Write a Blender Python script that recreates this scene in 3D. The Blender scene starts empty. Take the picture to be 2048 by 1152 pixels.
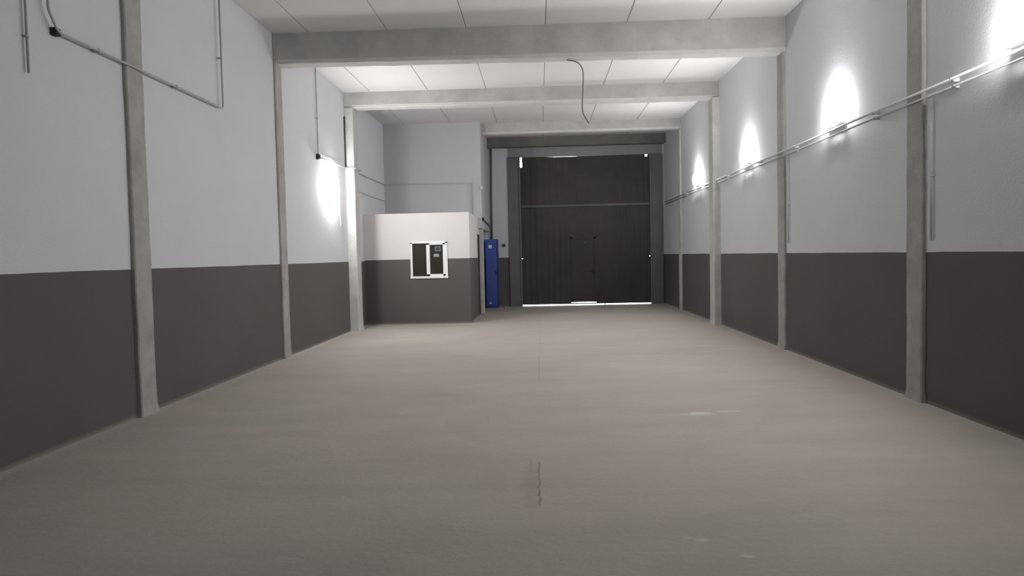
import bpy, bmesh, math, random
from mathutils import Vector, Matrix, noise
random.seed(4)
S = bpy.context.scene
COL = S.collection

# ------------------------------------------------------------------ camera
F_PX, YAW, PITCH, ROLL, EYE = 1459.8, -0.03888, -0.04424, -0.02211, 1.6
cam = bpy.data.objects.new('camera', bpy.data.cameras.new('camera'))
COL.objects.link(cam)
cam.data.sensor_width = 36.0
cam.data.lens = F_PX / 2048 * 36.0
cam.data.clip_start = 0.05
cam.data.clip_end = 300
cy, sy, cp, sp = math.cos(YAW), math.sin(YAW), math.cos(PITCH), math.sin(PITCH)
fw = Vector((sy * cp, cy * cp, sp)); rt = Vector((cy, -sy, 0)); up = rt.cross(fw)
r2 = rt * math.cos(ROLL) + up * math.sin(ROLL)
u2 = up * math.cos(ROLL) - rt * math.sin(ROLL)
m = Matrix((r2, u2, -fw)).transposed().to_4x4()
m.translation = Vector((0, 0, EYE))
cam.matrix_world = m
S.camera = cam

# ------------------------------------------------------------------ world, exposure
S.view_settings.view_transform = 'Standard'
S.view_settings.look = 'None'
S.view_settings.gamma = 1
S.view_settings.exposure = 1.4
w = bpy.data.worlds.new('sky'); S.world = w; w.use_nodes = True
bg = w.node_tree.nodes['Background']
bg.inputs[0].default_value = (0.86, 0.93, 1.0, 1); bg.inputs[1].default_value = 9.0

LAMP_POWER = 62.0           # radiance of the lamp glass

# ------------------------------------------------------------------ main measures (metres)
XL, XR, ZC, DADO = -4.225, 3.92, 5.25, 1.545
YB, YE = -5.0, 23.0         # end behind the camera, far end wall
BX = -1.56                  # right-hand corner of the upper block
BY = 20.0
OX, OY, OZ = -1.68, 17.5, 2.67
LX = -1.70                  # side wall below the block, set back a little

# ------------------------------------------------------------------ materials
def mat(name, col, rough=0.85, var=0.06, scale=1.2, bump=0.0, bscale=40, metal=0.0, col2=None, spec=0.3):
    mt = bpy.data.materials.new(name); mt.use_nodes = True
    nt = mt.node_tree; N = nt.nodes; L = nt.links
    b = N['Principled BSDF']; b.inputs['Roughness'].default_value = rough
    b.inputs['Metallic'].default_value = metal
    b.inputs['Specular IOR Level'].default_value = spec
    geo = N.new('ShaderNodeNewGeometry')
    n = N.new('ShaderNodeTexNoise'); n.inputs['Scale'].default_value = scale
    n.inputs['Detail'].default_value = 6; n.inputs['Roughness'].default_value = 0.6
    L.new(geo.outputs['Position'], n.inputs['Vector'])
    mx = N.new('ShaderNodeMix'); mx.data_type = 'RGBA'
    rmp = N.new('ShaderNodeMapRange'); rmp.inputs[1].default_value = 0.3; rmp.inputs[2].default_value = 0.7
    L.new(n.outputs['Fac'], rmp.inputs[0]); L.new(rmp.outputs[0], mx.inputs[0])
    c2 = col2 or tuple(c * (1 + var) for c in col)
    mx.inputs[6].default_value = (*[c * (1 - var) for c in col], 1)
    mx.inputs[7].default_value = (*c2, 1)
    L.new(mx.outputs[2], b.inputs['Base Color'])
    if bump:
        n2 = N.new('ShaderNodeTexNoise'); n2.inputs['Scale'].default_value = bscale; n2.inputs['Detail'].default_value = 4
        L.new(geo.outputs['Position'], n2.inputs['Vector'])
        bp = N.new('ShaderNodeBump'); bp.inputs['Strength'].default_value = bump; bp.inputs['Distance'].default_value = 0.01
        L.new(n2.outputs['Fac'], bp.inputs['Height']); L.new(bp.outputs[0], b.inputs['Normal'])
    mt['out'] = 1
    return mt

def painted_wall(name, white=(0.605, 0.612, 0.63), dark=(0.112, 0.099, 0.098), edge=DADO, slope=0.0):
    """white paint over a dark painted dado; the paint edge is a real line at a fixed height"""
    mt = mat(name, white, 0.9, 0.025, 0.8, bump=0.25, bscale=55)
    nt = mt.node_tree; N = nt.nodes; L = nt.links
    b = N['Principled BSDF']; geo = [n for n in N if n.type == 'NEW_GEOMETRY'][0]
    src = b.inputs['Base Color'].links[0].from_socket
    sep = N.new('ShaderNodeSeparateXYZ'); L.new(geo.outputs['Position'], sep.inputs[0])
    wn = N.new('ShaderNodeTexNoise'); wn.inputs['Scale'].default_value = 1.6; wn.inputs['Detail'].default_value = 3
    L.new(geo.outputs['Position'], wn.inputs['Vector'])
    ad = N.new('ShaderNodeMath'); ad.operation = 'MULTIPLY_ADD'; ad.inputs[1].default_value = 0.016
    L.new(wn.outputs['Fac'], ad.inputs[0]); L.new(sep.outputs['Z'], ad.inputs[2])
    gt = N.new('ShaderNodeMath'); gt.operation = 'GREATER_THAN'; gt.inputs[1].default_value = edge + 0.008
    L.new(ad.outputs[0], gt.inputs[0])
    dn = N.new('ShaderNodeTexNoise'); dn.inputs['Scale'].default_value = 0.9; dn.inputs['Detail'].default_value = 7
    L.new(geo.outputs['Position'], dn.inputs['Vector'])
    dm = N.new('ShaderNodeMix'); dm.data_type = 'RGBA'
    dm.inputs[6].default_value = (*[c * 0.86 for c in dark], 1); dm.inputs[7].default_value = (*[c * 1.15 for c in dark], 1)
    L.new(dn.outputs['Fac'], dm.inputs[0])
    # dusty scuff at the foot of the wall
    df = N.new('ShaderNodeMapRange'); df.inputs[1].default_value = 0.05; df.inputs[2].default_value = 0.0
    df.inputs[3].default_value = 0.0; df.inputs[4].default_value = 0.5
    L.new(sep.outputs['Z'], df.inputs[0])
    dd = N.new('ShaderNodeMix'); dd.data_type = 'RGBA'; dd.inputs[7].default_value = (0.36, 0.34, 0.31, 1)
    L.new(df.outputs[0], dd.inputs[0]); L.new(dm.outputs[2], dd.inputs[6])
    mm = N.new('ShaderNodeMix'); mm.data_type = 'RGBA'
    L.new(gt.outputs[0], mm.inputs[0]); L.new(dd.outputs[2], mm.inputs[6]); L.new(src, mm.inputs[7])
    L.new(mm.outputs[2], b.inputs['Base Color'])
    return mt

def emit(name, col, s):
    mt = bpy.data.materials.new(name); mt.use_nodes = True
    b = mt.node_tree.nodes['Principled BSDF']
    b.inputs['Base Color'].default_value = (*col, 1)
    b.inputs['Emission Color'].default_value = (*col, 1); b.inputs['Emission Strength'].default_value = s
    return mt

def floor_material():
    mt = mat('dusty_concrete_floor', (0.42, 0.38, 0.338), 0.8, 0.07, 0.55, bump=0.3, bscale=18, spec=0.25)
    nt = mt.node_tree; N = nt.nodes; L = nt.links
    b = N['Principled BSDF']; geo = [n for n in N if n.type == 'NEW_GEOMETRY'][0]
    cur = b.inputs['Base Color'].links[0].from_socket
    sep = N.new('ShaderNodeSeparateXYZ'); L.new(geo.outputs['Position'], sep.inputs[0])
    def M(op, a, bb=None, c=None):
        q = N.new('ShaderNodeMath'); q.operation = op
        for i, v in enumerate((a, bb, c)):
            if v is None: continue
            if isinstance(v, (int, float)): q.inputs[i].default_value = v
            else: L.new(v, q.inputs[i])
        return q.outputs[0]
    def nz(scale, detail=4, rough=.6, vec=None):
        q = N.new('ShaderNodeTexNoise'); q.inputs['Scale'].default_value = scale; q.inputs['Detail'].default_value = detail
        q.inputs['Roughness'].default_value = rough
        L.new(vec or geo.outputs['Position'], q.inputs['Vector']); return q.outputs['Fac']
    def rng(v, a, bb, c=0., d=1.):
        q = N.new('ShaderNodeMapRange'); L.new(v, q.inputs[0])
        for i, x in enumerate((a, bb, c, d)): q.inputs[i + 1].default_value = x
        return q.outputs[0]
    def over(fac, col):
        nonlocal cur
        q = N.new('ShaderNodeMix'); q.data_type = 'RGBA'; L.new(fac, q.inputs[0]); L.new(cur, q.inputs[6])
        q.inputs[7].default_value = (*col, 1); cur = q.outputs[2]
    # sweeping, long soft marks across the hall and swirls of dust
    mp = N.new('ShaderNodeMapping'); mp.inputs['Scale'].default_value = (0.35, 1.7, 1)
    L.new(geo.outputs['Position'], mp.inputs['Vector'])
    over(M('MULTIPLY', rng(nz(1.1, 7, .65, mp.outputs[0]), .42, .72), .38), (0.31, 0.285, 0.26))
    over(M('MULTIPLY', rng(nz(0.8, 8, .7), .5, .75), .30), (0.52, 0.50, 0.47))
    over(M('MULTIPLY', rng(nz(38, 3, .6), .5, .78), .22), (0.26, 0.24, 0.22))
    # an ellipse mark: centre, radii, rotation-free; ragged by noise
    rag = nz(14, 5, .7)
    def blob(cx, cyy, rx, ry, col, amt, soft=.5, ragged=1.2):
        dx = M('DIVIDE', M('SUBTRACT', sep.outputs['X'], cx), rx)
        dy = M('DIVIDE', M('SUBTRACT', sep.outputs['Y'], cyy), ry)
        d = M('SQRT', M('ADD', M('MULTIPLY', dx, dx), M('MULTIPLY', dy, dy)))
        d = M('ADD', d, M('MULTIPLY', M('SUBTRACT', rag, .5), ragged))
        over(M('MULTIPLY', rng(d, 1.0, 1.0 - soft), amt), col)
    # crack with a brown stain in the middle of the floor, and a fainter one further on
    wob = M('MULTIPLY', M('SUBTRACT', nz(5, 6, .75), .5), .07)
    def crack(x0, y0, y1, wd, amt, col=(0.13, 0.105, 0.085)):
        dx = M('ABSOLUTE', M('ADD', M('SUBTRACT', sep.outputs['X'], x0), wob))
        a = rng(dx, wd, wd * .3)
        c1 = rng(sep.outputs['Y'], y0, y0 + .12); c2 = rng(sep.outputs['Y'], y1, y1 - .12)
        over(M('MULTIPLY', M('MULTIPLY', a, M('MULTIPLY', c1, c2)), amt), col)
    blob(-.09, 5.05, .085, .62, (0.27, 0.235, 0.175), .40, .8, 1.5)
    crack(-.035, 4.55, 5.65, .010, .6, (0.14, 0.125, 0.095))
    crack(-.10, 5.25, 5.75, .008, .25, (0.18, 0.155, 0.12))
    crack(-.04, 9.2, 11.6, .012, .25)
    crack(-.03, 11.6, 19.0, .012, .16)
    # pale scrapes and plaster drips
    pale = (0.60, 0.58, 0.55)
    blob(1.55, 7.22, .16, .10, pale, .75, .6); blob(1.85, 7.30, .16, .045, pale, .5, .6); blob(1.32, 7.18, .22, .035, pale, .4, .6)
    blob(0.87, 4.02, .05, .035, pale, .6, .6); blob(1.06, 3.80, .055, .022, pale, .6, .6); blob(.80, 4.06, .04, .03, pale, .3, .6)
    blob(-2.05, 7.35, .10, .12, (0.47, 0.35, 0.27), .35, .8)
    blob(-1.95, 3.4, .05, .06, pale, .25, .6)
    # a wide faint curved scuff (ring) on the left middle of the floor
    dx = M('SUBTRACT', sep.outputs['X'], .15); dy = M('SUBTRACT', sep.outputs['Y'], 7.0)
    rr = M('SQRT', M('ADD', M('MULTIPLY', dx, dx), M('MULTIPLY', dy, dy)))
    ring = rng(M('ABSOLUTE', M('SUBTRACT', M('ADD', rr, M('MULTIPLY', wob, 1.5)), 1.15)), .11, .02)
    half = M('MULTIPLY', rng(sep.outputs['X'], .1, -.5), rng(rag, .35, .6))
    over(M('MULTIPLY', M('MULTIPLY', ring, half), .14), (0.55, 0.53, 0.52))
    # dust gathered along both walls
    e1 = rng(M('ADD', M('SUBTRACT', sep.outputs['X'], XL), M('MULTIPLY', wob, .6)), .16, .02)
    e2 = rng(M('ADD', M('SUBTRACT', XR, sep.outputs['X']), M('MULTIPLY', wob, .6)), .13, .02)
    over(M('MULTIPLY', e1, .55), (0.52, 0.49, 0.46)); over(M('MULTIPLY', e2, .35), (0.50, 0.47, 0.44))
    L.new(cur, b.inputs['Base Color'])
    return mt

M_wall = painted_wall('painted_wall')
M_office = painted_wall('painted_office_wall', white=(0.68, 0.66, 0.655), edge=1.565)
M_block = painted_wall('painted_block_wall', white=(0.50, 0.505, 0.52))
M_floor = floor_material()
M_ceil = mat('ceiling_slab', (0.655, 0.65, 0.645), 0.95, 0.03, 0.6, bump=0.15, bscale=30)
M_gap = mat('joint_shadow_gap', (0.16, 0.16, 0.155), 0.95)
M_beam = mat('beam_concrete', (0.43, 0.425, 0.41), 0.95, 0.14, 2.2, bump=0.5, bscale=30)
M_beamedge = mat('pale_beam_edge', (0.56, 0.55, 0.54), 0.95, 0.08, 3, bump=0.4, bscale=30)
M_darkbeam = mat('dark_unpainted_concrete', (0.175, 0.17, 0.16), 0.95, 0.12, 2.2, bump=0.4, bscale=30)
M_pillar = mat('pillar_concrete', (0.365, 0.35, 0.33), 0.95, 0.14, 3.5, bump=0.6, bscale=35)
M_pillarlight = mat('pale_pillar_concrete', (0.50, 0.49, 0.47), 0.95, 0.12, 3.5, bump=0.5, bscale=35)
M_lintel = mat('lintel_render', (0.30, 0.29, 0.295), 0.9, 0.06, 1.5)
M_jamb = mat('grey_steel_jamb', (0.15, 0.157, 0.154), 0.6, 0.08, 2, metal=0.2)
M_door = mat('dark_gate_sheet', (0.055, 0.050, 0.048), 0.6, 0.15, 1.5, metal=0.1)
M_rail = mat('gate_rail_steel', (0.10, 0.105, 0.11), 0.5, 0.1, 3, metal=0.3)
M_pvc = mat('white_window_plastic', (0.86, 0.86, 0.87), 0.45, 0.01, 2)
M_glass = mat('dark_office_glass', (0.035, 0.033, 0.024), 0.12, 0.1, 1, spec=0.5)
M_paper = mat('pale_paper', (0.30, 0.33, 0.33), 0.9, 0.05, 10)
M_paper2 = mat('lilac_paper', (0.20, 0.18, 0.22), 0.9, 0.05, 10)
M_ink = mat('dark_print', (0.06, 0.055, 0.07), 0.9, 0.05, 10)
M_blue = mat('blue_cabinet_paint', (0.055, 0.098, 0.36), 0.5, 0.18, 2.0)
M_bluedark = mat('blue_edge_shaded', (0.018, 0.03, 0.13), 0.5, 0.15, 2.0)  # cabinet blue darkened, putting shade into the right edge strip
M_label = mat('white_sticker', (0.7, 0.73, 0.85), 0.7, 0.03, 8)
M_conduit = mat('grey_conduit_plastic', (0.42, 0.42, 0.41), 0.6, 0.05, 4)
M_whiteconduit = mat('white_conduit_plastic', (0.55, 0.55, 0.54), 0.6, 0.03, 4)
M_darkconduit = mat('dark_conduit_plastic', (0.13, 0.125, 0.115), 0.6, 0.06, 4)
M_black = mat('black_plastic', (0.035, 0.033, 0.03), 0.6, 0.05, 4)
M_wooddoor = mat('dark_office_door', (0.055, 0.052, 0.045), 0.6, 0.1, 3)
M_lampbody = mat('lamp_housing', (0.8, 0.8, 0.8), 0.5, 0.03, 4)
M_lamp = emit('lit_lamp_glass', (1.0, 0.985, 0.985), LAMP_POWER)
M_pave = mat('outdoor_paving', (0.62, 0.61, 0.59), 0.9, 0.05, 1)

# ------------------------------------------------------------------ mesh helpers
def box(bm, x0, x1, y0, y1, z0, z1, bev=0.0, seg=1):
    t = bmesh.new()
    bmesh.ops.create_cube(t, size=1)
    for v in t.verts:
        v.co = Vector(((x0 + x1) / 2 + v.co.x * (x1 - x0), (y0 + y1) / 2 + v.co.y * (y1 - y0), (z0 + z1) / 2 + v.co.z * (z1 - z0)))
    if bev:
        bmesh.ops.bevel(t, geom=t.edges[:], offset=bev, segments=seg, affect='EDGES')
    me = bpy.data.meshes.new('t'); t.to_mesh(me); t.free(); bm.from_mesh(me); bpy.data.meshes.remove(me)

def prism(bm, pts, axis, a, b):
    """polygon pts (2-D) extruded along axis from a to b"""
    def P(p, t):
        return {'x': (t, p[0], p[1]), 'y': (p[0], t, p[1]), 'z': (p[0], p[1], t)}[axis]
    A = [bm.verts.new(P(p, a)) for p in pts]; B = [bm.verts.new(P(p, b)) for p in pts]
    n = len(pts)
    bm.faces.new(A); bm.faces.new(B[::-1])
    for i in range(n):
        bm.faces.new((A[i], B[i], B[(i + 1) % n], A[(i + 1) % n]))
    bmesh.ops.recalc_face_normals(bm, faces=bm.faces[:])

def tube(bm, pts, r, seg=10):
    pts = [Vector(p) for p in pts]
    rings = []
    prev = None
    for i, p in enumerate(pts):
        d = (pts[min(i + 1, len(pts) - 1)] - pts[max(i - 1, 0)]).normalized()
        if prev is None:
            a = d.orthogonal().normalized()
        else:
            a = (prev - d * prev.dot(d)).normalized()
        prev = a; bb = d.cross(a)
        k = 1.0
        if 0 < i < len(pts) - 1:
            c = (pts[i + 1] - p).normalized().dot((p - pts[i - 1]).normalized())
            k = 1 / max(math.sqrt((1 + c) / 2), .5)
        rings.append([bm.verts.new(p + (a * math.cos(t) + bb * math.sin(t)) * r * (k if k < 1.02 else 1)) for t in [2 * math.pi * j / seg for j in range(seg)]])
    for u, v in zip(rings, rings[1:]):
        for j in range(seg):
            f = bm.faces.new((u[j], u[(j + 1) % seg], v[(j + 1) % seg], v[j])); f.smooth = True
    bm.faces.new(rings[0][::-1]); bm.faces.new(rings[-1])

def arc_path(pts, rad=0.05, n=5):
    """polyline with rounded corners"""
    pts = [Vector(p) for p in pts]; out = [pts[0]]
    for a, b, c in zip(pts, pts[1:], pts[2:]):
        d1 = (a - b).normalized(); d2 = (c - b).normalized()
        p, q = b + d1 * rad, b + d2 * rad
        for k in range(n + 1):
            t = k / n
            out.append(p * (1 - t) ** 2 + b * 2 * t * (1 - t) + q * t * t)
    out.append(pts[-1]); return out

def smooth_path(pts, n=8):
    P = [Vector(p) for p in pts]; P = [P[0] * 2 - P[1]] + P + [P[-1] * 2 - P[-2]]; out = []
    for i in range(1, len(P) - 2):
        for k in range(n):
            t = k / n
            out.append(.5 * ((2 * P[i]) + (P[i + 1] - P[i - 1]) * t + (2 * P[i - 1] - 5 * P[i] + 4 * P[i + 1] - P[i + 2]) * t * t
                             + (3 * P[i] - 3 * P[i + 1] + P[i + 2] - P[i - 1]) * t ** 3))
    out.append(P[-2]); return out

def cyl(bm, c, axis, r, h, seg=24, r2=None):
    rot = {'z': Matrix.Identity(4), 'x': Matrix.Rotation(math.pi / 2, 4, 'Y'), 'y': Matrix.Rotation(-math.pi / 2, 4, 'X')}[axis]
    t = bmesh.new()
    bmesh.ops.create_cone(t, cap_ends=True, segments=seg, radius1=r, radius2=r if r2 is None else r2, depth=h, matrix=Matrix.Translation(c) @ rot)
    me = bpy.data.meshes.new('t'); t.to_mesh(me); t.free(); bm.from_mesh(me); bpy.data.meshes.remove(me)

def obj(name, bm, mt, parent=None, origin=None):
    """link the bmesh (world coordinates) as one object; the origin is moved to 'origin'"""
    o_ = Vector(origin) if origin is not None else Vector((0, 0, 0))
    if parent is not None and origin is None:
        o_ = Vector(parent.get('_o', (0, 0, 0)))
    bmesh.ops.translate(bm, vec=-o_, verts=bm.verts[:])
    me = bpy.data.meshes.new(name); bm.to_mesh(me); bm.free()
    for q in (mt if isinstance(mt, (list, tuple)) else [mt]): me.materials.append(q)
    o = bpy.data.objects.new(name, me); COL.objects.link(o)
    o['_o'] = tuple(o_)
    if parent is not None:
        o.parent = parent; o.location = o_ - Vector(parent['_o'])
    else:
        o.location = o_
    return o

def tag(o, label, cat, group=None):
    o['label'] = label; o['category'] = cat
    if group: o['group'] = group
    return o

def struct(name, bm, mt):
    o = obj(name, bm, mt); o['kind'] = 'structure'; return o

def empty(name, loc):
    o = bpy.data.objects.new(name, None); COL.objects.link(o); o.location = loc; o['_o'] = tuple(loc); o.empty_display_size = .2
    return o

# ------------------------------------------------------------------ room shell
bm = bmesh.new(); box(bm, XL - .3, XR + .3, YB - .3, YE + .25, -.2, 0); struct('floor', bm, M_floor)
bm = bmesh.new(); box(bm, XL - .25, XL, YB, YE + .25, 0, ZC); struct('wall_left', bm, M_wall)
bm = bmesh.new(); box(bm, XR, XR + .25, YB, YE + .25, 0, ZC); struct('wall_right', bm, M_wall)
bm = bmesh.new(); box(bm, XL - .25, XR + .25, YB - .25, YB, 0, ZC); struct('wall_behind', bm, M_wall)
# ceiling of long slabs with open joints between them
bm = bmesh.new()
joints = [XL - .25, -3.64, -2.37, -1.10, .165, 1.45, 2.73, XR + .25]
for a, b in zip(joints, joints[1:]):
    prism(bm, [(a + .004, ZC + .008), (a + .010, ZC), (b - .010, ZC), (b - .004, ZC + .008), (b - .004, ZC + .2), (a + .004, ZC + .2)], 'y', YB - .25, YE + .25)
n0 = len(bm.faces)
box(bm, XL - .25, XR + .25, YB - .25, YE + .25, ZC + .05, ZC + .3)
bm.faces.ensure_lookup_table()
for f in bm.faces[n0:]: f.material_index = 1
o = struct('ceiling', bm, [M_ceil, M_gap])
# far end wall: pieces either side of the gate and the lintel over it
GX0, GX1, GZ = -.56, 3.46, 4.665
bm = bmesh.new(); box(bm, -1.86, -.95, YE, YE + .25, 0, ZC); box(bm, 3.86, XR, YE, YE + .25, 0, ZC); struct('wall_far', bm, M_wall)
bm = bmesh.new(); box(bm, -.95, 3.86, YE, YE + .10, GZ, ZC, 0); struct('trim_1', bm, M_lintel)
# tall block behind the office
bm = bmesh.new()
box(bm, XL, BX, BY, BY + .18, OZ - .3, ZC)          # face above the office roof
box(bm, BX - .2, BX, BY + .18, 21.92, OZ - .3, ZC)
box(bm, BX - .2, BX, 21.92, YE + .25, OZ - .3, ZC)
box(bm, BX - .3, LX, BY + .62, YE + .25, 0, OZ - .3)
struct('wall_block', bm, M_block)
# paving outside the gate, seen through the gap under it
bm = bmesh.new(); box(bm, -14, 16, YE + .25, YE + 30, -.2, -.005)
o = struct('pavement', bm, M_pave)

# ------------------------------------------------------------------ concrete pillars
def pillar(side, y0, y1, p, label, mt=M_pillar, ztop=ZC, wob=.012, group=None, foot=0.0):
    xw = XL if side < 0 else XR
    n = 56
    bm = bmesh.new(); rows = []
    for i in range(n + 1):
        z = ztop * i / n
        a = y0 + wob * (noise.noise(Vector((z * 2.1, y0, 3.1))) * 1.3 + noise.noise(Vector((z * 8, y0, 7.7))) * .6)
        b = y1 + wob * (noise.noise(Vector((z * 1.9, y1, 13.1))) * 1.3 + noise.noise(Vector((z * 9, y1, 17.7))) * .6)
        q = p + foot * max(0, 1 - z / .12)
        a -= foot * max(0, 1 - z / .12); b += foot * max(0, 1 - z / .12)
        xi = xw - side * q
        xo = xw
        c = min(.012, q * .4)
        rows.append([bm.verts.new(v) for v in ((xo, a, z), (xi + side * c, a, z), (xi, a + c, z), (xi, b - c, z), (xi + side * c, b, z), (xo, b, z))])
    for u, v in zip(rows, rows[1:]):
        for j in range(6):
            bm.faces.new((u[j], u[(j + 1) % 6], v[(j + 1) % 6], v[j]))
    bm.faces.new(rows[0]); bm.faces.new(rows[-1])
    bmesh.ops.recalc_face_normals(bm, faces=bm.faces[:])
    o = obj('concrete_pillar', bm, mt, origin=(xw, (y0 + y1) / 2, 0))
    return tag(o, label, 'pillar', group)

pillar(-1, 7.40, 7.72, .045, 'nearest grey concrete pillar in the left wall, crossed by a thin conduit', foot=.02)
pillar(-1, 11.73, 12.02, .035, 'narrow grey concrete pillar in left wall carrying the nearest ceiling beam', foot=.015)
pillar(-1, 16.0, 16.4, .19, 'pale concrete pillar standing proud of left wall next to the office', mt=M_pillarlight, ztop=4.91, foot=.02)
pillar(1, 7.58, 7.90, .04, 'nearest grey concrete pillar in the right wall, beside a conduit drop', foot=.015)
pillar(1, 11.77, 12.08, .04, 'grey concrete pillar in right wall under the nearest ceiling beam', foot=.02)
pillar(1, 15.98, 16.38, .15, 'wide pale concrete pillar in right wall under the second ceiling beam', mt=M_pillarlight, ztop=4.90, foot=.02)
pillar(1, 20.28, 20.55, .04, 'thin pale concrete pillar in right wall, the one closest to the gate', mt=M_pillarlight, ztop=4.97)
bm = bmesh.new(); box(bm, -1.70, -1.575, BY + .285, BY + .62, 0, 4.96, .01)
tag(obj('concrete_pillar', bm, M_pillarlight, origin=(-1.64, BY + .45, 0)), 'slim pale concrete post at the rear corner of the office, beside the blue cabinet', 'pillar')

# ------------------------------------------------------------------ ceiling beams
def beam(x0, x1, y0, d, zl, zr, label, mats=None):
    """face profile with a chamfered, paler lower edge and underside; zl / zr = underside at either end"""
    n = 60; bm = bmesh.new(); rows = []
    for i in range(n + 1):
        t = i / n; x = x0 + (x1 - x0) * t; z = zl + (zr - zl) * t
        e = .006 * noise.noise(Vector((x * 5, y0, 1.3))) + .004 * noise.noise(Vector((x * 17, y0, 4.3)))
        rows.append([bm.verts.new((x, yy, zz)) for yy, zz in
                     ((y0, ZC + .004), (y0, z + .055), (y0 + .012, z + .045 + e), (y0 + .012, z + .012 + e), (y0 + .03, z + e), (y0 + d - .02, z + e), (y0 + d, z + .02 + e), (y0 + d, ZC + .004))])
    for u, v in zip(rows, rows[1:]):
        for j in range(8):
            f = bm.faces.new((u[j], u[(j + 1) % 8], v[(j + 1) % 8], v[j]))
            if j in (1, 2, 3, 4): f.material_index = 1  # lower edge and underside take the paler material
    bm.faces.new(rows[0]); bm.faces.new(rows[-1])
    bmesh.ops.recalc_face_normals(bm, faces=bm.faces[:])
    o = obj('concrete_beam', bm, mats or [M_beam, M_beamedge], origin=((x0 + x1) / 2, y0 + d / 2, (zl + zr) / 2))
    return tag(o, label, 'beam')

beam(XL + .002, XR - .002, 11.75, .32, 4.775, 4.71, 'nearest and deepest rough concrete beam across the ceiling')
beam(XL + .002, XR - .002, 16.02, .34, 4.915, 4.895, 'second concrete ceiling beam, between the two pale proud pillars')
beam(BX, XR - .002, 20.28, .30, 4.96, 4.97, 'third, shorter ceiling beam running from the tall white block')
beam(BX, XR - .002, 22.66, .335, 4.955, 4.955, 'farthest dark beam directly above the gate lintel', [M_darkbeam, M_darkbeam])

# ------------------------------------------------------------------ gate in the far wall
g = empty('door_1', (1.45, YE, 0)); g['kind'] = 'structure'
for a, b in ((-.95, GX0), (GX1, 3.86)):
    bm = bmesh.new(); box(bm, a, b, YE - .05, YE + .12, 0, GZ, .006)
    c = GX0 - .05 if a < 0 else GX1
    box(bm, c, c + .05, YE - .075, YE - .05, 0, GZ - .02, .004)
    obj('gate_jamb', bm, M_jamb, g)
GY0, GY1 = YE + .03, YE + .075
def sheet(bm, x0, x1, z0, z1, ribs=True):
    box(bm, x0, x1, GY0, GY1, z0, z1)
    if ribs:
        k = max(1, round((x1 - x0) / .2)); s = (x1 - x0) / k
        for i in range(k):
            cx = x0 + (i + .5) * s
            prism(bm, [(cx - .05, GY0), (cx - .035, GY0 - .005), (cx + .035, GY0 - .005), (cx + .05, GY0)], 'z', z0 + .03, z1 - .03)
# fixed upper sheet: the top edge dips a little so a sliver of daylight shows; a notch at the left corner and a hole at the right
bm = bmesh.new()
sheet(bm, GX0 + .06, 3.34, 3.16, 4.60)
box(bm, GX0 - .01, GX0 + .06, GY0, GY1, 3.16, 4.36); box(bm, 3.34, GX1 + .01, GY0, GY1, 3.16, 4.60)
prism(bm, [(GX0 + .06, 4.60), (3.34, 4.60), (3.34, 4.663), (2.9, 4.664), (2.2, 4.660), (1.25, 4.659), (1.2, 4.655), (.5, 4.655), (.1, 4.663), (GX0 + .06, 4.664)], 'y', GY0, GY1)
box(bm, 3.405, GX1 + .01, GY0, GY1, 4.60, 4.664)
box(bm, GX0 - .01, GX0 + .062, GY0 - .012, GY1 - .01, 4.53, 4.55)
obj('gate_upper_sheet', bm, M_door, g)
bm = bmesh.new(); box(bm, GX0, GX1, GY0 - .05, GY1 + .01, 3.09, 3.165, .004); obj('gate_rail', bm, M_rail, g)
WX0, WX1, WZ = .97, 1.76, 2.13
bm = bmesh.new()
sheet(bm, GX0 + .03, WX0, .034, 3.09)
box(bm, GX0 - .01, GX0 + .03, GY0, GY1, .034, 1.492); box(bm, GX0 - .01, GX0 + .03, GY0, GY1, 1.508, 3.09)
sheet(bm, WX0, WX1, WZ, 3.09, False)
obj('gate_leaf', bm, M_door, g)
bm = bmesh.new()
sheet(bm, WX1, GX1 - .03, .032, 3.09)
box(bm, GX1 - .03, GX1 + .01, GY0, GY1, .032, 1.492); box(bm, GX1 - .03, GX1 + .01, GY0, GY1, 1.508, 3.09)
box(bm, 2.02, 2.045, GY0 + .01, GY1 - .01, 0, .06)
obj('gate_leaf', bm, M_door, g)
bm = bmesh.new()
box(bm, WX0, WX1, GY0 + .005, GY1 - .005, .092, WZ)
for a, b, c, d in ((WX0, WX0 + .05, .092, WZ), (WX1 - .05, WX1, .092, WZ), (WX0, WX1, .092, .15), (WX0, WX1, WZ - .05, WZ)):
    box(bm, a, b, GY0 - .012, GY0 + .006, c, d, .002)
wk = obj('wicket_door', bm, M_door, g)
bm = bmesh.new(); box(bm, 1.40, 1.46, GY0 - .03, GY0 + .006, 1.93, 1.99, .006); obj('vent_plate', bm, M_rail, wk)
bm = bmesh.new(); box(bm, WX1 - .10, WX1 - .06, GY0 - .03, GY0 + .006, 1.0, 1.14, .005); tube(bm, [(WX1 - .08, GY0 - .02, 1.07), (WX1 - .08, GY0 - .06, 1.07), (WX1 - .19, GY0 - .06, 1.07)], .008); obj('door_handle', bm, M_black, wk)
bm = bmesh.new(); box(bm, WX0 - .01, WX1 + .01, GY0, GY1, .03, .070, .003); obj('wicket_sill', bm, M_rail, g)

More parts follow.
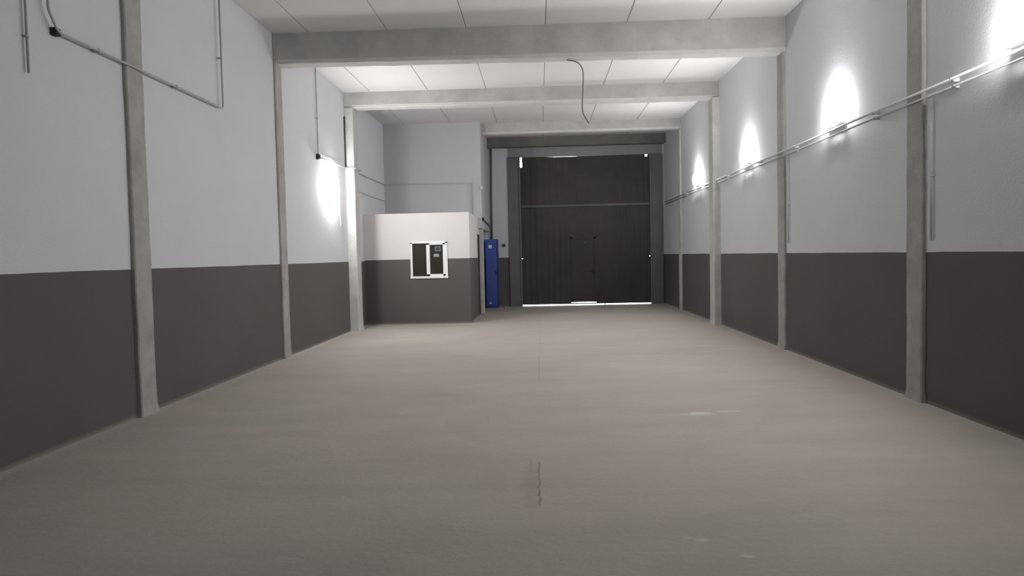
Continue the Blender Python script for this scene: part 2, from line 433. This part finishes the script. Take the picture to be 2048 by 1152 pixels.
# ------------------------------------------------------------------ office
off = empty('office_cabin', ((XL + OX) / 2, OY, 0))
tag(off, 'small painted office cabin with sliding window, white above and dark grey below', 'office')
wx0, wx1, wz0, wz1 = -3.10, -2.225, 1.11, 1.975
bm = bmesh.new()
T = .12
x0 = XL + .001
box(bm, x0, wx0, OY, OY + T, 0, OZ); box(bm, wx1, OX - T, OY, OY + T, 0, OZ)
box(bm, wx0, wx1, OY, OY + T, 0, wz0); box(bm, wx0, wx1, OY, OY + T, wz1, OZ)
DY0, DY1, DZ = 19.76, BY + .275, 2.2
box(bm, OX - T, OX, OY, DY0, 0, OZ); box(bm, OX - T, OX, DY0, DY1, DZ, OZ)
box(bm, OX - T, OX, DY1, BY + .285, 0, OZ)
obj('wall_panel', bm, M_office, off)
bm = bmesh.new(); box(bm, x0, OX - T, OY + T, BY, OZ - .12, OZ - .001); obj('roof_slab', bm, M_beamedge, off)
# window: outer frame, fixed pane on the left, sliding sash on the right
fy0, fy1 = OY - .025, OY + .06
bm = bmesh.new()
box(bm, wx0 - .012, wx0 + .038, fy0, fy1, wz0, wz1, .004); box(bm, wx1 - .045, wx1 + .012, fy0, fy1, wz0, wz1, .004)
box(bm, wx0 - .012, wx1 + .012, fy0, fy1, wz1 - .035, wz1 + .012, .004); box(bm, wx0 - .02, wx1 + .02, fy0 - .01, fy1, wz0 - .012, wz0 + .04, .004)
fr = obj('window_frame', bm, M_pvc, off)
bm = bmesh.new(); box(bm, wx0 + .038, -2.69, OY + .028, OY + .036, wz0 + .04, wz1 - .035); obj('window_pane', bm, M_glass, off)
sx0, sx1, sz0, sz1 = -2.725, wx1 - .03, wz0 + .035, wz1 - .03
bm = bmesh.new(); sy0, sy1 = OY - .018, OY + .02
box(bm, sx0, sx0 + .085, sy0, sy1, sz0, sz1, .004); box(bm, sx1 - .07, sx1, sy0, sy1, sz0, sz1, .004)
box(bm, sx0, sx1, sy0, sy1, sz0, sz0 + .055, .004); box(bm, sx0, sx1, sy0, sy1, sz1 - .042, sz1, .004)
sash = obj('sliding_sash', bm, M_pvc, off)
bm = bmesh.new(); box(bm, sx0 + .08, sx1 - .065, OY - .004, OY + .004, sz0 + .05, sz1 - .04); obj('window_pane', bm, M_glass, sash)
bm = bmesh.new(); box(bm, sx0 + .03, sx0 + .045, sy0 - .012, sy0 + .002, 1.45, 1.6, .003); obj('sash_latch', bm, M_pvc, sash)
# door in the side wall
bm = bmesh.new()
box(bm, OX - .07, OX + .012, DY0 - .0, DY0 + .035, 0, DZ, .003); box(bm, OX - .07, OX + .012, DY1 - .03, DY1, 0, DZ, .003); box(bm, OX - .07, OX + .012, DY0, DY1, DZ - .035, DZ, .003)
obj('door_frame', bm, M_wooddoor, off)
bm = bmesh.new(); box(bm, OX - .05, OX - .01, DY0 + .035, DY1 - .03, .01, DZ - .035, .003)
od = obj('office_door', bm, M_wooddoor, off)
bm = bmesh.new(); tube(bm, [(OX - .015, DY0 + .10, 1.05), (OX + .045, DY0 + .10, 1.05), (OX + .045, DY0 + .20, 1.05)], .009); obj('door_handle', bm, M_rail, od)

# papers taped to the sliding pane
py1 = OY - .0045
bm = bmesh.new(); box(bm, -2.515, -2.375, py1 - .003, py1, 1.745, 1.865); n0 = len(bm.faces); box(bm, -2.487, -2.400, py1 - .0042, py1 - .003, 1.768, 1.842)
bm.faces.ensure_lookup_table()
for f in bm.faces[n0:]: f.material_index = 1
tag(obj('paper_notice', bm, [M_paper2, M_ink], origin=(-2.445, py1, 1.80)), 'dim lilac framed notice high on the right-hand office window pane', 'notice')
bm = bmesh.new(); box(bm, -2.548, -2.42, py1 - .003, py1, 1.61, 1.685)
tag(obj('paper_notice', bm, M_paper, origin=(-2.48, py1, 1.65)), 'small plain pale slip of paper lower on the right-hand office window pane', 'notice')

# ------------------------------------------------------------------ tall blue cabinet in the far left corner
CX0, CX1, CY0, CY1, CZ = -1.665, -1.285, 22.30, 22.97, 2.115
cab = empty('blue_cabinet', ((CX0 + CX1) / 2, CY0, 0))
tag(cab, 'tall narrow blue metal cabinet with white sticker, between office corner and gate', 'cabinet')
bm = bmesh.new()
box(bm, CX0, CX1, CY0 + .02, CY1, .05, CZ, .006, 2); box(bm, CX0 + .015, CX1 - .015, CY0 + .05, CY1 - .02, 0, .05)
obj('cabinet_body', bm, M_blue, cab)
bm = bmesh.new()
box(bm, CX0 + .006, CX1 - .03, CY0 + .002, CY0 + .02, .07, CZ - .02, .004)
box(bm, CX0 + .04, CX1 - .065, CY0 - .002, CY0 + .004, .12, CZ - .07, .002)
for k in range(4): box(bm, CX0 + .11, CX1 - .13, CY0 - .006, CY0 - .001, .22 + k * .03, .23 + k * .03, .001)
cd = obj('cabinet_door', bm, M_blue, cab)
bm = bmesh.new(); box(bm, CX1 - .062, CX1 - .045, CY0 - .03, CY0 + .002, 1.02, 1.16, .004); obj('door_handle', bm, M_black, cd)
bm = bmesh.new(); box(bm, -1.56, -1.455, CY0 - .0035, CY0 - .002, 1.84, 1.94); obj('sticker', bm, M_label, cd)['label'] = 'small whitish square sticker'
bm = bmesh.new(); box(bm, -1.56, -1.50, CY0 - .0035, CY0 - .002, .14, .18); obj('sticker', bm, M_label, cd)['label'] = 'tiny pale label near the foot'
bm = bmesh.new(); box(bm, CX1 - .03, CX1 - .002, CY0 + .006, CY0 + .02, .07, CZ - .02, .002); obj('edge_strip', bm, M_bluedark, cab)

# round thermostat on the white strip of far wall
bm = bmesh.new(); cyl(bm, (-1.115, YE - .02, 1.93), 'y', .055, .04, 24)
th = tag(obj('wall_switch', bm, M_darkconduit, origin=(-1.115, YE, 1.93)), 'small round dark switch on the white far wall right of the blue cabinet', 'switch')
bm = bmesh.new(); cyl(bm, (-1.115, YE - .048, 1.93), 'y', .028, .018, 20); obj('knob', bm, M_black, th)

# ------------------------------------------------------------------ conduits and cables
def run(name, pts, r, mt, label, cat='conduit', rad=.05, clips=None, side=0, curve=False):
    bm = bmesh.new()
    P = smooth_path(pts) if curve else (arc_path(pts, rad) if len(pts) > 2 else pts)
    tube(bm, P, r)
    o = tag(obj(name, bm, mt, origin=pts[0]), label, cat)
    for c in clips or []:
        bm = bmesh.new(); x, y, z, vert = c
        xa, xb = sorted((x, x + side * (r + .004)))
        xw = XL if side > 0 else XR
        xa, xb = (xw + .001, x + r + .003) if side > 0 else (x - r - .003, xw - .001)
        if vert: box(bm, xa, xb, y - r - .006, y + r + .006, z - .009, z + .009, .002)
        else: box(bm, xa, xb, y - .009, y + .009, z - r - .006, z + r + .006, .002)
        obj('clip', bm, mt, o)
    return o

def junction(c, s, mt, label, side):
    """small box with a screwed lid on a side wall; side +1 = stands off the left wall"""
    bm = bmesh.new(); d = .05
    xw = XL if side > 0 else XR
    xa, xb = sorted((xw, xw + side * d))
    box(bm, xa, xb, c[0] - s, c[0] + s, c[1] - s, c[1] + s, .006)
    o = tag(obj('junction_box', bm, mt, origin=(xw, c[0], c[1])), label, 'junction box')
    bm = bmesh.new(); xa, xb = sorted((xw + side * d, xw + side * (d + .008)))
    box(bm, xa, xb, c[0] - s * .88, c[0] + s * .88, c[1] - s * .88, c[1] + s * .88, .003); obj('lid', bm, mt, o)
    return o

xl = XL + .06
run('conduit_pipe', [(xl - .03, 5.96, ZC - .002), (xl - .03, 5.96, 3.2)], .011, M_conduit, 'short vertical conduit pipe ending mid-wall, leftmost on the left wall',
    clips=[(xl - .03, 5.96, 3.5, 1), (xl - .03, 5.96, 4.3, 1)], side=1)
run('conduit_pipe', [(xl, 6.24, ZC - .002), (xl, 6.20, 3.80), (xl, 6.32, 3.64), (xl, 9.65, 3.64), (xl, 9.65, ZC - .002)], .012, M_conduit,
    'long grey conduit dropping from ceiling, running across nearest left pillar and rising again', rad=.04,
    clips=[(xl, 8.4, 3.64, 0), (xl, 9.65, 4.3, 1), (xl, 6.9, 3.64, 0)], side=1)
junction((6.33, 3.645), .035, M_black, 'small black junction box at the left bend of the long conduit', 1)
run('conduit_pipe', [(xl - .03, 13.92, ZC - .002), (xl - .03, 13.92, 3.6)], .011, M_conduit, 'thin vertical conduit pipe dropping to the lit lamp on the left wall', side=1,
    clips=[(xl - .03, 13.92, 4.3, 1)])
junction((13.92, 3.57), .055, M_black, 'dark junction box just above the lit lamp on the left wall', 1)
run('conduit_pipe', [(xl - .035, 13.98, 3.58), (xl - .035, 15.9, 3.59), (xl + .17, 15.92, 3.59), (xl + .17, 16.5, 3.6), (xl - .035, 16.55, 3.6), (xl - .035, BY - .03, 3.62), (-1.81, BY - .025, 3.60), (-1.81, BY - .025, 2.70)], .012, M_conduit,
    'grey conduit from left lamp junction box round the wall above the office', rad=.02)
run('thin_cable_or_gap', [(XL + .012, 16.45, 3.20), (XL + .012, 18.2, 3.16), (XL + .012, 19.97, 3.17)], .007, M_conduit, 'thin faint cable on left wall lower than the grey conduit, above the office', 'cable', rad=.02)
run('thin_cable_or_gap', [(XL + .012, 15.96, 4.72), (XL + .012, 15.955, 4.3), (XL + .012, 15.965, 3.62)], .016, M_black, 'short black strip added for the dark gap down the edge of the proud left pillar', 'cable', rad=.02)  # dark strip added in place of the gap beside the pillar
# lamp flex looping over the left lamp
run('lamp_flex', [(XL + .05, 13.97, 3.56), (XL + .06, 14.5, 3.50), (XL + .07, 15.0, 3.30), (XL + .05, 15.18, 3.05), (XL + .03, 15.30, 2.7), (XL + .02, 15.42, 2.28)], .008, M_whiteconduit,
    'white flex looping from junction box over the lamp on the left wall', 'cable', curve=True)
# block corner: small box, horizontal pipe and riser down to the blue door
bm = bmesh.new(); box(bm, BX - .03, BX + .05, BY - .035, BY + .045, 3.42, 3.52, .006)
jb = tag(obj('junction_box', bm, M_whiteconduit, origin=(BX, BY, 3.47)), 'pale junction box at the upper corner of the white block', 'junction box')
bm = bmesh.new(); box(bm, BX - .024, BX + .044, BY - .041, BY - .035, 3.427, 3.513, .002); obj('lid', bm, M_whiteconduit, jb)
run('conduit_pipe', [(BX + .03, BY + .05, 2.62), (BX + .03, 22.2, 2.55), (BX + .05, 22.93, 2.50)], .018, M_darkconduit, 'dark pipe running along the block above the office door toward the riser', rad=.02)
bm = bmesh.new(); box(bm, BX, BX + .055, BY + .01, BY + .09, 2.58, 2.66, .006)
tag(obj('junction_box', bm, M_black, origin=(BX, BY + .05, 2.62)), 'tiny black junction box at the top corner of the office side wall', 'junction box')
run('riser_pipe', [(BX + .10, YE - .04, 4.955), (BX + .08, YE - .045, 3.5), (BX + .07, YE - .06, CZ + .001)], .030, M_darkconduit, 'dark vertical riser pipe in the corner above the blue cabinet', 'pipe', rad=.05)

xr = XR - .07
run('conduit_pipe', [(xr, 4.6, 3.15), (xr, 22.6, 3.13)], .013, M_whiteconduit, 'upper of the two long parallel conduits along the right wall, under the lamps',
    clips=[(xr, y, 3.14, 0) for y in (5.4, 7.0, 8.6, 11.2, 13, 15.2, 17.2, 19.4)], side=-1)
run('conduit_pipe', [(xr + .02, 4.6, 3.085), (xr + .02, 22.6, 3.07)], .011, M_conduit, 'lower of the two long parallel conduits along the right wall',
    clips=[(xr + .02, y, 3.08, 0) for y in (5.4, 7.0, 8.6, 11.2, 13, 15.2, 17.2, 19.4)], side=-1)
run('conduit_pipe', [(XR - .022, 7.44, 3.065), (XR - .022, 7.44, 1.66)], .010, M_whiteconduit, 'vertical conduit drop on right wall beside the nearest right pillar',
    clips=[(XR - .022, 7.44, 2.3, 1)], side=-1)
run('conduit_pipe', [(XR - .022, 11.62, 3.06), (XR - .022, 11.62, 1.70)], .010, M_whiteconduit, 'faint vertical conduit drop on right wall next to the pillar under the nearest beam',
    clips=[(XR - .022, 11.62, 2.3, 1)], side=-1)
# loose cable hanging from the first beam
run('hanging_cable', [(.50, 11.95, 4.735), (.66, 11.97, 4.70), (.74, 12.0, 4.62), (.765, 12.02, 4.5), (.755, 12.05, 4.25), (.745, 12.08, 3.97), (.78, 12.08, 3.85), (.85, 12.08, 3.73)], .009, M_darkconduit,
    'loose thin cable dangling from the nearest ceiling beam', 'cable', curve=True)

# ------------------------------------------------------------------ wall lamps
def make_lamp(side, y, z, ly, lz, dp, label, group=None, shade_lip=True):
    """bulkhead lamp: back plate, bulged lit diffuser, cable gland; ly / lz = size along and up the wall"""
    xw = XL if side < 0 else XR
    s = -side                                   # direction into the hall
    root = empty('wall_lamp', (xw, y, z)); tag(root, label, 'lamp', group)
    def X(a, b): return sorted((xw + s * a, xw + s * b))
    bm = bmesh.new(); a, b = X(0, .02); box(bm, a, b, y - ly / 2 + .01, y + ly / 2 - .01, z - lz / 2 - .012, z + lz / 2 - .01, .004)
    if shade_lip:
        a, b = X(0, .02 + dp * .5); box(bm, a, b, y - ly / 2, y + ly / 2, z - lz / 2 - .016, z - lz / 2 - .004, .003)  # lip added to keep lamp light off the wall below
    obj('housing', bm, M_lampbody, root)
    bm = bmesh.new(); n = 12; rings = []
    for k in range(n + 1):                      # rounded, bulging diffuser
        t = k / n; off = dp * math.sin(t * math.pi / 2); sc = max(.02, math.cos(t * math.pi / 2)) ** .45
        ring = []
        for q in range(32):
            th = 2 * math.pi * q / 32; c, d = math.cos(th), math.sin(th); e = .5
            ring.append(bm.verts.new((xw + s * (.02 + off), y + ly / 2 * sc * math.copysign(abs(c) ** e, c), z + lz / 2 * sc * math.copysign(abs(d) ** e, d))))
        rings.append(ring)
    for u, v in zip(rings, rings[1:]):
        for q in range(32):
            f = bm.faces.new((u[q], u[(q + 1) % 32], v[(q + 1) % 32], v[q])); f.smooth = True
    bm.faces.new(rings[-1])
    bmesh.ops.recalc_face_normals(bm, faces=bm.faces[:])
    obj('diffuser', bm, M_lamp, root)
    bm = bmesh.new(); cyl(bm, (xw + s * .022, y, z - lz / 2 - .028), 'z', .012, .026, 16); obj('cable_gland', bm, M_lampbody, root)
    return root

GL = 'lit lamps along the right wall conduit'
make_lamp(1, 18.10, 3.36, .50, .30, .10, 'glowing white lamp farthest down the right wall, nearest the gate', GL)
make_lamp(1, 13.83, 3.36, .54, .30, .10, 'glowing white lamp on right wall between the first and second ceiling beams', GL)
make_lamp(1, 9.76, 3.36, .54, .30, .10, 'large glowing white lamp on right wall between the two nearest right pillars', GL)
make_lamp(1, 5.98, 3.37, .54, .30, .10, 'brightest white lamp, cut by the right edge of the picture', GL)
make_lamp(-1, 14.78, 3.06, .38, .62, .13, 'single glowing white lamp on the left wall near the office', shade_lip=False)

for o in bpy.data.objects:
    if '_o' in o: del o['_o']
for mt in bpy.data.materials:
    if 'out' in mt: del mt['out']
